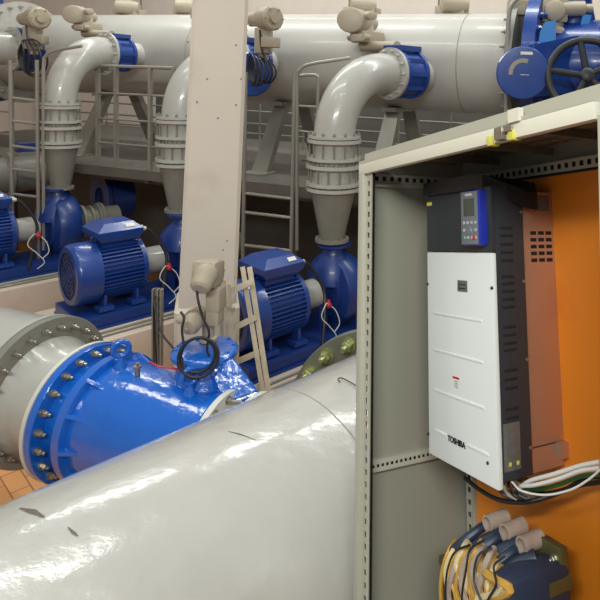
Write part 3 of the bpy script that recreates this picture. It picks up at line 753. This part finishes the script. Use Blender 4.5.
# ------------------------------------------------------------------ cabinet
LEAN, RLC, YAW = -0.27052603, -0.0445, -1.0252
RC = Matrix.Rotation(LEAN, 3, 'X') @ Matrix.Rotation(RLC, 3, 'Y') @ Matrix.Rotation(YAW, 3, 'Z')
TC = W3(-.2746, 2.6918, -.429)
CW, CD, CB = 1.39, .537, -1.92
cab_m = RC.to_4x4(); cab_m.translation = TC
def C(x, y, z): return cab_m @ V((x, y, z))
def CL(u, v, y):                                        # sight line meets cabinet-local plane y
    o = RC.transposed() @ (EYE - TC); d = RC.transposed() @ ray(u, v); return o + d * ((y - o.y) / d.y)
cab = thing('steel_cabinet', C(CW / 2, CD / 2, CB), 'open grey-green steel electrical cabinet filling the right side, orange back plate', 'cabinet', R=RC)
def cbox(mb, x0, x1, y0, y1, z0, z1, bev=0):
    return mb.box(C((x0 + x1) / 2, (y0 + y1) / 2, (z0 + z1) / 2), (abs(x1 - x0), abs(y1 - y0), abs(z1 - z0)), RC, bev)
def cobj(name, mb, m, parent=cab, ang=35): return obj(name, mb, m, parent, ang)
# a flat strip with square holes, thickness th along the third axis
def holed(mb, org, du, dv, L, w, pitch, hs, th, round_=False, off=.5):
    dn = du.cross(dv).normalized()
    n = int(L / pitch); ww = w * off
    us = [0]; 
    for k in range(n):
        c = (k + .5) * pitch; us += [c - hs / 2, c + hs / 2]
    us.append(L); vs = [0, ww - hs / 2, ww + hs / 2, w]
    vt = {}
    def g(i, j, k):
        key = (i, j, k)
        if key not in vt: vt[key] = mb.bm.verts.new(org + du * us[i] + dv * vs[j] + dn * th * k)
        return vt[key]
    for i in range(len(us) - 1):
        for j in range(3):
            if i % 2 == 1 and j == 1:
                for a_, c_ in (((i, j), (i + 1, j)), ((i + 1, j), (i + 1, j + 1)), ((i + 1, j + 1), (i, j + 1)), ((i, j + 1), (i, j))):
                    mb.bm.faces.new((g(*a_, 0), g(*c_, 0), g(*c_, 1), g(*a_, 1)))
                continue
            mb.bm.faces.new((g(i, j, 0), g(i + 1, j, 0), g(i + 1, j + 1, 0), g(i, j + 1, 0)))
            mb.bm.faces.new((g(i, j + 1, 1), g(i + 1, j + 1, 1), g(i + 1, j, 1), g(i, j, 1)))
    return mb
cx, cy, cz = RC @ V((1, 0, 0)), RC @ V((0, 1, 0)), RC @ V((0, 0, 1))
# front left post
b = MB(); cbox(b, -.03, .018, -.03, -.0, CB, 0.0, .004); cbox(b, -.03, -.02, -.0, .02, CB, 0.0)
holed(b, C(.018, -.012, CB), cz, cx, -CB, .055, .045, .022, .003, off=.38)
post = cobj('front_post', b, 'cab')
b = MB(); cbox(b, .019, .064, .004, .007, CB, 0); cobj('hole_shade_sheet', b, 'hole', post)  # dark sheet behind the holes, coloured as the shade inside the post
b = MB(); cbox(b, -.03, -.012, .04, CD, CB, .09); cobj('side_panel', b, 'cabin')
b = MB(); holed(b, C(-.01, .03, -.045), cy, cz, CD - .03, .045, .04, .02, .003); cbox(b, -.012, .004, .03, CD, -.06, -.045); tr_ = cobj('top_side_rail', b, 'cab')
b = MB(); cbox(b, -.011, -.0095, .03, CD, -.044, 0); cobj('hole_shade_sheet', b, 'hole', tr_)  # dark backing, shade of the rail holes as colour
zr = -1.2172
b = MB(); holed(b, C(.014, -.0, zr - .02), cy, cz, CD, .04, .022, .012, .002); cbox(b, -.012, .014, .0, CD, zr + .018, zr + .024); cbox(b, -.012, .014, .0, CD, zr - .024, zr - .02); mr = cobj('middle_side_rail', b, 'cab')
b = MB(); cbox(b, .002, .006, .0, CD, zr - .02, zr + .018); cobj('hole_shade_sheet', b, 'hole', mr)  # dark strip standing in for shade behind the rail holes
# top front beam: rim, groove, face
b = MB(); cbox(b, -.03, CW, -.03, -.0, -.008, .04, .003); cobj('front_beam', b, 'cabbeam')
b = MB(); cbox(b, -.03, CW, .0, .03, .03, .07); cbox(b, -.03, CW, -.0, .012, .07, .09); cbox(b, -.03, CW, -.03, -.022, .04, .052); cobj('beam_gutter', b, 'cab')
b = MB(); holed(b, C(0.02, .05, .018), cx, cy, CW - .05, .05, .025, .012, .003); cobj('beam_inner_strip', b, 'cab')
b = MB(); cbox(b, -.03, CW, .03, CD, .085, .1); cobj('roof_panel', b, 'mesh')
b = MB()
for k in range(8):
    holed(b, C(.0, .09 + .047 * k, .06), cx, cy, CW - .02, .045, .05, .035 if k % 2 else .012, .002)
cobj('ceiling_grille', b, 'mesh')
for k in range(3):
    b = MB(); cbox(b, .3 + .35 * k, .31 + .35 * k, .1, CD - .02, .03, .06); cobj('ceiling_rib', b, 'mesh')
# back
b = MB(); cbox(b, -.03, CW, CD, CD + .015, CB, .1); cobj('back_panel', b, 'cabin')
b = MB(); holed(b, C(-.0, CD - .03, CB), cz, cx, -CB, .045, .05, .022, .003); cbox(b, .042, .047, CD - .03, CD, CB, 0); bpst = cobj('back_post', b, 'cab')
b = MB(); cbox(b, 0.003, .04, CD - .012, CD - .008, CB, 0); cobj('hole_shade_sheet', b, 'hole', bpst)  # shade inside the back post, put in as a dark sheet
b = MB(); cbox(b, .055, CW + .04, CD - .012, CD - .002, CB, -.052); cobj('mounting_plate', b, 'orange'); 
b = MB(); holed(b, C(.05, CD - .04, -.045), cx, cz, CW - .06, .045, .04, .02, .003); br_ = cobj('top_back_rail', b, 'cab')
b = MB(); cbox(b, .05, CW - .02, CD - .03, CD - .026, -.05, 0); cobj('hole_shade_sheet', b, 'hole', br_)  # dark sheet gives the back rail holes their shade
# right side
b = MB(); cbox(b, CW + .05, CW + .068, .0, CD, CB, .1); cobj('side_panel', b, 'cabin')
b = MB(); q_ = [CL(597, 110, -.03), CL(592, 600, -.03)]; b.prism([C(q_[0].x, -.03, 0), C(q_[0].x + .14, -.03, 0), C(q_[0].x + .14, -.03, CB), C(q_[1].x, -.03, CB)], cy * .03); cobj('front_post', b, 'cab')
b = MB(); cbox(b, -.04, CW + .04, -.02, CD + .02, CB - .04, CB); cobj('floor_plate', b, 'cab')
# clamp and yellow caps under the beam
lt = thing('beam_clamp', C(*CL(505, 130, -.01)), 'steel clip with two yellow caps on the cabinet top beam', 'clamp', R=RC)
for u, v in ((494, 141), (515, 135)):
    q = CL(u, v, -.02); b = MB(); cbox(b, q.x - .012, q.x + .012, -.04, -.005, q.z - .017, q.z + .015, .003); lbl(obj('end_cap', b, 'yellow', lt), 'yellow plastic cap')
q = CL(505, 134, -.02); b = MB(); cbox(b, q.x - .02, q.x + .02, -.05, -.02, q.z - .022, q.z + .02, .006); cbox(b, q.x + .02, q.x + .06, -.045, -.04, q.z + .0, q.z + .02); obj('clip', b, 'bolt', lt)
q = CL(518, 116, -.02); b = MB(); cbox(b, q.x - .025, q.x + .025, -.04, -.02, q.z - .02, q.z + .02); obj('tab', b, 'cabbeam', lt)

# ------------------------------------------------------------------ drive
XA, XB, Y0, Y1, ZT, ZB = .18, .639, .2013, .3619, -.3523, -1.1523
dr = thing('frequency_drive', C((XA + XB) / 2, .35, ZB), 'tall white and charcoal variable frequency drive with black hood inside the cabinet', 'drive', R=RC)
b = MB(); cbox(b, XA + .004, XB - .004, Y0 + .02, Y1, ZB + .02, -.10, .004); obj('housing', b, 'charcoal', dr)
b = MB(); cbox(b, XA, XB, Y0, Y0 + .022, ZB, ZT, .007)
fc = obj('front_cover', b, 'drivewhite', dr)
b = MB(); cbox(b, XA, XB, Y0 + .0, Y0 + .022, ZT + .003, -.105, .006); obj('upper_cover', b, 'charcoal', dr)
for z in (-.60, -.745, -.90):
    b = MB(); cbox(b, XA + .05, XB - .07, Y0 - .0035, Y0 + .002, z - .004, z + .004, .0015); obj('cover_ridge', b, 'drivewhite', fc)
for x0_, x1_ in ((XA + .05, XA + .14), (XB - .18, XB - .05)):
    b = MB(); cbox(b, x0_, x1_, Y0 - .0035, Y0 + .002, -1.055, -1.047, .0015); obj('cover_ridge', b, 'drivewhite', fc)
for u, v in ((428, 284), (492, 288), (428.5, 434), (488, 463)):
    q = CL(u, v, Y0); b = MB(); b.lathe(C(q.x, Y0 - .003, q.z), -cy, [(-.004, .006), (0, .006), (.002, .004)], 14); lbl(obj('screw', b, 'text', fc), 'black cover screw')
q = CL(463, 286, Y0); b = MB(); cbox(b, q.x - .035, q.x + .03, Y0 - .003, Y0 + .001, q.z - .021, q.z + .021, .001); lg = lbl(obj('logo_plate', b, 'plate', fc), 'small grey logo plate')
for zz in (-.009, .005):
    b = MB(); cbox(b, q.x - .025, q.x + .02, Y0 - .0038, Y0 - .0025, q.z + zz - .002, q.z + zz + .002); obj('print_line', b, 'text', lg)
q = CL(456, 379, Y0); b = MB(); cbox(b, q.x - .022, q.x + .022, Y0 - .001, Y0 + .001, q.z - .0, q.z + .008); lbl(obj('warning_label', b, 'red', fc), 'red strip of the warning label')
b = MB()
for k in range(4): cbox(b, q.x - .013 + .004 * (k % 2), q.x + .013, Y0 - .0008, Y0 + .001, q.z - .010 - k * .007, q.z - .008 - k * .007)
lbl(obj('warning_label', b, 'plate', fc), 'fine print of the warning label')
def text(s, size, centre, m, parent, name, right=None, upv=None, nrm=None, ext=.0012):
    cu = bpy.data.curves.new(name, 'FONT'); cu.body = s; cu.size = size; cu.extrude = ext; cu.align_x = 'CENTER'; cu.align_y = 'CENTER'; cu.offset = size * .03
    ob = bpy.data.objects.new(name, cu); COL.objects.link(ob)
    dg = bpy.context.evaluated_depsgraph_get(); me = bpy.data.meshes.new_from_object(ob.evaluated_get(dg)); bpy.data.objects.remove(ob)
    right = right or cx; upv = upv or cz; nrm = nrm or -cy
    mm = Matrix((right, upv, nrm)).transposed().to_4x4(); mm.translation = centre
    me.transform(world_of(parent).inverted() @ mm); me.materials.clear(); me.materials.append(M[m])
    o = bpy.data.objects.new(name, me); COL.objects.link(o); o.parent = parent; return o
q = CL(456.5, 442, Y0); lbl(text('TOSHIBA', .029, C(q.x, Y0 - .001, q.z), 'text', fc, 'brand_lettering'), 'black capital letters along the bottom of the white cover')
# hood
b = MB()
pl_ = [(XA, Y0 - .015, -.112, -.058), (.555, Y0 - .015, -.112, -.05), (.60, Y0 - .005, -.118, -.056), (XB + .028, Y1 + .01, -.19, -.125), (XB + .028, Y1 + .05, -.19, -.125), (XB - .02, Y1 + .08, -.15, -.08), (XA, Y1 + .08, -.15, -.06)]
b.ringloft([[C(x, y, a_) for x, y, a_, c_ in pl_], [C(x, y, c_) for x, y, a_, c_ in pl_]])
b.prism([C(XA - .02, Y0 + .02, -.10), C(XA + .02, Y0 + .02, -.10), C(XA + .02, Y0 + .02, -.18), C(XA - .02, Y0 + .02, -.18)], cy * .1)
obj('hood', b, 'hood', dr)
q = CL(430.5, 201, Y0); b = MB(); cbox(b, XA + .006, XA + .045, Y0 - .002, Y0 + .002, -.155, -.14); lbl(obj('warning_label', b, 'yellow', dr), 'small yellow label')
# side vents as raised louvres
def yl(k): return k
for group in ((-.262, -.29, -.322, -.352, -.382), (-.44, -.466, -.494, -.522, -.55), (-.62, -.648, -.676, -.70), (-.77, -.80, -.83), (-.90, -.93, -.96)):
    for z in group:
        b = MB(); cbox(b, XB - .006, XB - .0025, Y0 + .045, Y0 + .105, z - .005, z + .005, .001); obj('vent_slot', b, 'hole', dr)
b = MB(); cbox(b, XB - .005, XB - .002, Y0 + .03, Y0 + .105, -1.10, -.945, .001); sp = lbl(obj('rating_plate', b, 'plate', dr), 'grey data plate on the side')
for yy in (.05, .085):
    b = MB(); cbox(b, XB - .003, XB - .0012, Y0 + yy, Y0 + yy + .012, -1.085, -1.072, .0005); lbl(obj('warning_triangle', b, 'yellow', sp), 'tiny yellow hazard mark')
for z in (-.20, -.46, -.74, -1.04):
    b = MB(); b.lathe(C(XB - .004, Y1 - .01, z), cx, [(0, .006), (.004, .006)], 10); obj('screw', b, 'bolt', dr)
# metal rear body
b = MB(); cbox(b, XA + .02, XB - .012, Y1, CD - .012, -1.045, -.118, .002); hs_ = lbl(obj('heatsink_case', b, 'heatsink', dr), 'bare metal rear body reflecting the orange plate')
for r_ in range(5):
    for c_ in range(3):
        b = MB(); y_ = Y1 + .04 + c_ * .04; z = -.28 - r_ * .026; cbox(b, XB - .014, XB - .0105, y_, y_ + .03, z - .007, z + .007, .001); obj('vent_slot', b, 'hole', hs_)
b = MB(); cbox(b, XB - .014, XB - .0108, Y1 + .06, CD - .03, -.195, -.13, .001); lbl(obj('inspection_plate', b, 'plate', hs_), 'shiny plate at the top of the metal body')
b = MB(); cbox(b, XB - .04, XB - .012, Y1 + .0, CD - .012, -1.13, -1.05); cbox(b, XB - .03, XB + .012, CD - .05, CD - .012, -1.10, -1.045); obj('lower_bracket', b, 'heatsink', dr)
# keypad
kx0, kx1, kz0, kz1 = .497, .618, -.325, -.118
b = MB(); cbox(b, kx0, kx1, Y0 - .034, Y0 + .002, kz0, kz1, .005); kp = lbl(obj('keypad', b, 'padblue', dr), 'blue control panel with grey face')
b = MB(); cbox(b, kx0 + .002, kx1 - .012, Y0 - .037, Y0 - .032, kz0 + .004, kz1 - .004, .001); obj('keypad_face', b, 'padgrey', kp)
b = MB(); cbox(b, kx0 + .022, kx1 - .03, Y0 - .0385, Y0 - .036, kz0 + .11, kz1 - .03, .0005); lbl(obj('screen', b, 'screen', kp), 'dark green-grey display')
text('TOSHIBA', .012, C((kx0 + kx1) / 2 - .006, Y0 - .0375, kz1 - .016), 'white', kp, 'brand_lettering', ext=.0006)
for r_ in range(3):
    for c_ in range(4):
        if r_ == 1 and c_ in (1, 2): continue
        b = MB(); x_ = kx0 + .022 + c_ * .025; z = kz0 + .085 - r_ * .028; b.lathe(C(x_, Y0 - .037, z), -cy, [(0, .007), (.003, .006)], 10); obj('key', b, 'key', kp)
b = MB(); b.lathe(C((kx0 + kx1) / 2 - .006, Y0 - .037, kz0 + .055), -cy, [(0, .016), (.004, .013)], 20); obj('jog_dial', b, 'padgrey', kp)
b = MB(); cbox(b, kx0 + .014, kx0 + .026, Y0 - .041, Y0 - .036, kz0 + .022, kz0 + .034); lbl(obj('key', b, 'green', kp), 'green run key')
b = MB(); cbox(b, kx1 - .04, kx1 - .026, Y0 - .041, Y0 - .036, kz0 + .022, kz0 + .036); lbl(obj('key', b, 'red', kp), 'red stop key')
for k in range(3):
    b = MB(); b.lathe(C(kx0 - .012, Y0 - .001, -.225 - k * .022), -cy, [(0, .004), (.002, .003)], 8); obj('status_lamp', b, 'key', dr)

# ------------------------------------------------------------------ cables below the drive
def K(u, v, y): return C(*CL(u, v, y))
def ccable(pts, r, L, m, n=10):
    return cable([K(*p) for p in pts], r, L, m, 'drive_cable', n)
ccable([(517, 490, .3), (530, 481, .30), (555, 474, .31), (580, 466, .33), (600, 462, .35)], .0075, 'thick white cable leaving the drive, upper of the pair', 'white')
ccable([(522, 486, .28), (535, 485, .28), (558, 479, .29), (580, 471, .31), (600, 468, .33)], .0065, 'thick white cable leaving the drive, lower of the pair', 'white')
ccable([(512, 482, .25), (522, 491, .24), (545, 495, .24), (570, 490, .25), (588, 480, .27), (600, 470, .3)], .0035, 'thin white wire looping below the drive cables', 'white')
ccable([(520, 488, .33), (540, 489, .34), (560, 484, .34), (582, 476, .36), (600, 474, .38)], .007, 'green wire between the white and black drive cables', 'greenwire')
ccable([(515, 488, .36), (540, 494, .37), (565, 490, .38), (585, 478, .40), (600, 476, .42)], .009, 'black cable behind the green wire under the drive', 'black')
ccable([(465, 478, .33), (480, 490, .32), (500, 500, .30), (525, 502, .32), (550, 496, .38), (575, 486, .42), (600, 482, .45)], .008, 'black cable sagging under the drive from its left corner', 'black')
for k in range(4):
    ccable([(500 + k * 4, 480, .26 + k * .02), (499 + k * 5, 487, .26), (503 + k * 5, 494, .27), (512 + k * 5, 499, .29)], .006, 'short dark lead under the drive, %s from its front corner' % ['first', 'second', 'third', 'fourth'][k], ['darkcable', 'tube', 'black', 'darkcable'][k])
b = MB(); q0_ = K(528, 488, .38); b.box(q0_, (.09, .06, .045), RC, bev=.008); tag(obj('cable_gland_box', b, 'bolt'), 'small grey metal junction box among the cables under the drive', 'box')

# ------------------------------------------------------------------ reactor
rc = thing('line_reactor', C(.5, .35, CB), 'three-coil reactor with dark blue wrapped windings and amber leads below the drive', 'reactor', R=RC)
ty = .30
for k, (u, v) in enumerate(((487, 524), (504, 533), (521, 546))):
    q = CL(u, v, ty - .04 * 0)
    a0 = C(q.x, ty, q.z)
    b = MB(); r_ = .030
    prof = [(0.03, .0), (.03, r_ * .7), (0, r_ * .75), (0, r_), (.09, r_), (.095, r_ * .8)]
    b.lathe(a0, (cy + cz * .05), prof, 24, caps=(False, True)); lbl(obj('insulating_tube', b, 'tube', rc), 'brownish grey tube over a cable end')
    # cable coming out of the mouth, running forward and down
    e = [K(u, v, ty + .03), K(u - 10, v + 7, ty - .02), K(u - 24, v + 18, ty - .07), K(u - 38, v + 30, ty - .1)]
    b = MB(); b.tube(bez(e), .017, 10); obj('winding_lead', b, 'coil', rc)
    # wrapped coil block under each tube
    x_ = q.x; 
    pth = [K(u + 16, v + 12, ty + .03), K(u - 2, v + 20, ty - .02), K(u - 20, v + 33, ty - .07)]
    b = MB(); b.tube(bez(pth), .03, 12); obj('winding', b, 'coil', rc)
q = CL(532, 586, ty - .03)
b = MB(); b.box(C(q.x - .012, ty - .02, q.z - .08), (.125, .26, .28), RC, bev=.045); lbl(obj('winding', b, 'coil', rc), 'large dark blue wrapped coil at the front')
for k, (u, v) in enumerate(((500, 566), (478, 552))):
    q = CL(u, v, ty); b = MB(); b.box(C(q.x, ty + .02, q.z - .1), (.09, .2, .22), RC, bev=.03); obj('winding', b, 'coil', rc)
q = CL(552, 548, .38)
b = MB(); cbox(b, q.x - .07, q.x + .055, .37, .40, q.z - .45, q.z + .02, .003); cbox(b, q.x + .03, q.x + .07, .3, .4, q.z - .1, q.z - .06); cbox(b, q.x - .02, q.x + .07, .3, .4, q.z - .22, q.z - .19); cr = lbl(obj('mounting_bracket', b, 'olive', rc), 'olive zinc plated bracket')
b = MB(); b.hexbolt(C(q.x + .025, .37, q.z - .02), -cy, .012, .02); obj('bolt', b, 'bolt', cr)
q = CL(447, 560, .30); b = MB(); cbox(b, q.x - .03, q.x + .05, .28, .31, q.z - .02, q.z + .01); cbox(b, q.x - .03, q.x + .03, .28, .31, q.z - .2, q.z - .1); cbox(b, q.x - .0, q.x + .03, .28, .31, q.z - .3, q.z); lbl(obj('mounting_bracket', b, 'olive', rc), 'olive zinc plated bracket')
q = CL(500, 640, .32); b = MB(); b.box(C(q.x, .32, q.z - .12), (.5, .22, .35), RC, bev=.01); obj('iron_core', b, 'olive', rc)
b = MB(); b.box(C(q.x, .32, (q.z - .3 + CB) / 2), (.5, .2, abs(q.z - .3 - CB)), RC); obj('stand', b, 'raildark', rc)
for k in range(20):
    u0 = 447 + k * 2.6; v0 = 543 + (k % 5) * 4 + max(0, k - 10) * 1.6; yy = .2 - .006 * (k % 4)
    pts = [(u0 + 8, v0 - 2, yy + .05), (u0 + 3, v0 + 6, yy), (u0 - 3, v0 + 22, yy - .02), (u0 - 6 + (k % 3) * 5, v0 + 45, yy - .02), (u0 - 4 + (k % 4) * 6, v0 + 75, yy)]
    ob_ = MB(); ob_.tube(bez([K(*p) for p in pts], 6), .009 + .003 * (k % 2), 8); obj('amber_lead', ob_, ['ywire', 'pale', 'ywire', 'tube'][k % 4], rc)
for k in range(3):
    pts = [(482 + k * 14, 570 + k * 8, .17), (492 + k * 6, 578 + k * 4, .15), (510 - k * 6, 590 + k * 2, .15), (486 - k * 4, 600, .15)]
    ob_ = MB(); ob_.tube(bez([K(*p) for p in pts], 6), .014, 8); obj('amber_lead', ob_, ['ywire', 'tube', 'pale'][k], rc)
for k, pts in enumerate(([(470, 545, .18), (455, 552, .15), (447, 572, .13), (446, 600, .13), (452, 625, .13)], [(484, 540, .18), (470, 550, .15), (466, 570, .13), (462, 600, .13), (470, 625, .13)], [(505, 556, .18), (494, 566, .14), (496, 585, .12), (488, 600, .12), (480, 625, .12)], [(492, 548, .18), (478, 556, .14), (474, 580, .12), (482, 604, .12), (486, 625, .12)])):
    b = MB(); b.tube(bez([K(*p) for p in pts]), .004, 6); lbl(obj('signal_wire', b, 'black', rc), 'thin black wire over the amber leads')

# ------------------------------------------------------------------ platform that carries the cabinet
zmin = min(C(x, y, CB - .04).z for x in (-.04, CW + .04) for y in (-.02, CD + .02))
b = MB(); b.box(V((1.6, .8, zmin - .1)), (4.2, 2.9, .2)); obj('floor_platform', b, 'wallgrey', kind='structure')

# ------------------------------------------------------------------ light
def area(name, loc, size, e, rot=(0, 0, 0), col=(.98, 1, .95)):
    l = bpy.data.lights.new(name, 'AREA'); l.shape = 'RECTANGLE'; l.size, l.size_y = size; l.energy = e; l.color = col
    o = bpy.data.objects.new(name, l); COL.objects.link(o); o.location = loc; o.rotation_euler = rot; return o
ang = math.atan2(H.y, H.x)
area('ceiling_or_fill_lamp', W3(-4, 9.5, 4.2), (6, .4), 210, (0, 0, ang))
area('ceiling_or_fill_lamp', W3(-1, 11.4, 4.4), (12, .4), 150, (math.radians(30), 0, ang))  # fill added only to brighten the back wall
area('ceiling_or_fill_lamp', W3(2.5, 7.2, 4.2), (6, .4), 190, (0, 0, ang))
area('ceiling_or_fill_lamp', W3(-3.6, 5.2, 4.2), (5, .3), 120, (0, 0, ang))
area('ceiling_or_fill_lamp', W3(-1.5, 2.6, 4.0), (5, .3), 60, (0, 0, ang))
area('ceiling_or_fill_lamp', W3(-.6, -2.2, 2.6), (4, .4), 320, (math.radians(55), 0, 0))  # added fill behind the camera, brightens cabinet and column fronts
wd_ = bpy.data.worlds.new('hall_air'); scene.world = wd_; wd_.use_nodes = True
wd_.node_tree.nodes['Background'].inputs[0].default_value = (.93, .97, 1, 1); wd_.node_tree.nodes['Background'].inputs[1].default_value = .32

vs = scene.view_settings; vs.view_transform = 'Standard'; vs.look = 'None'; vs.gamma = 1; vs.use_curve_mapping = False; vs.exposure = 0
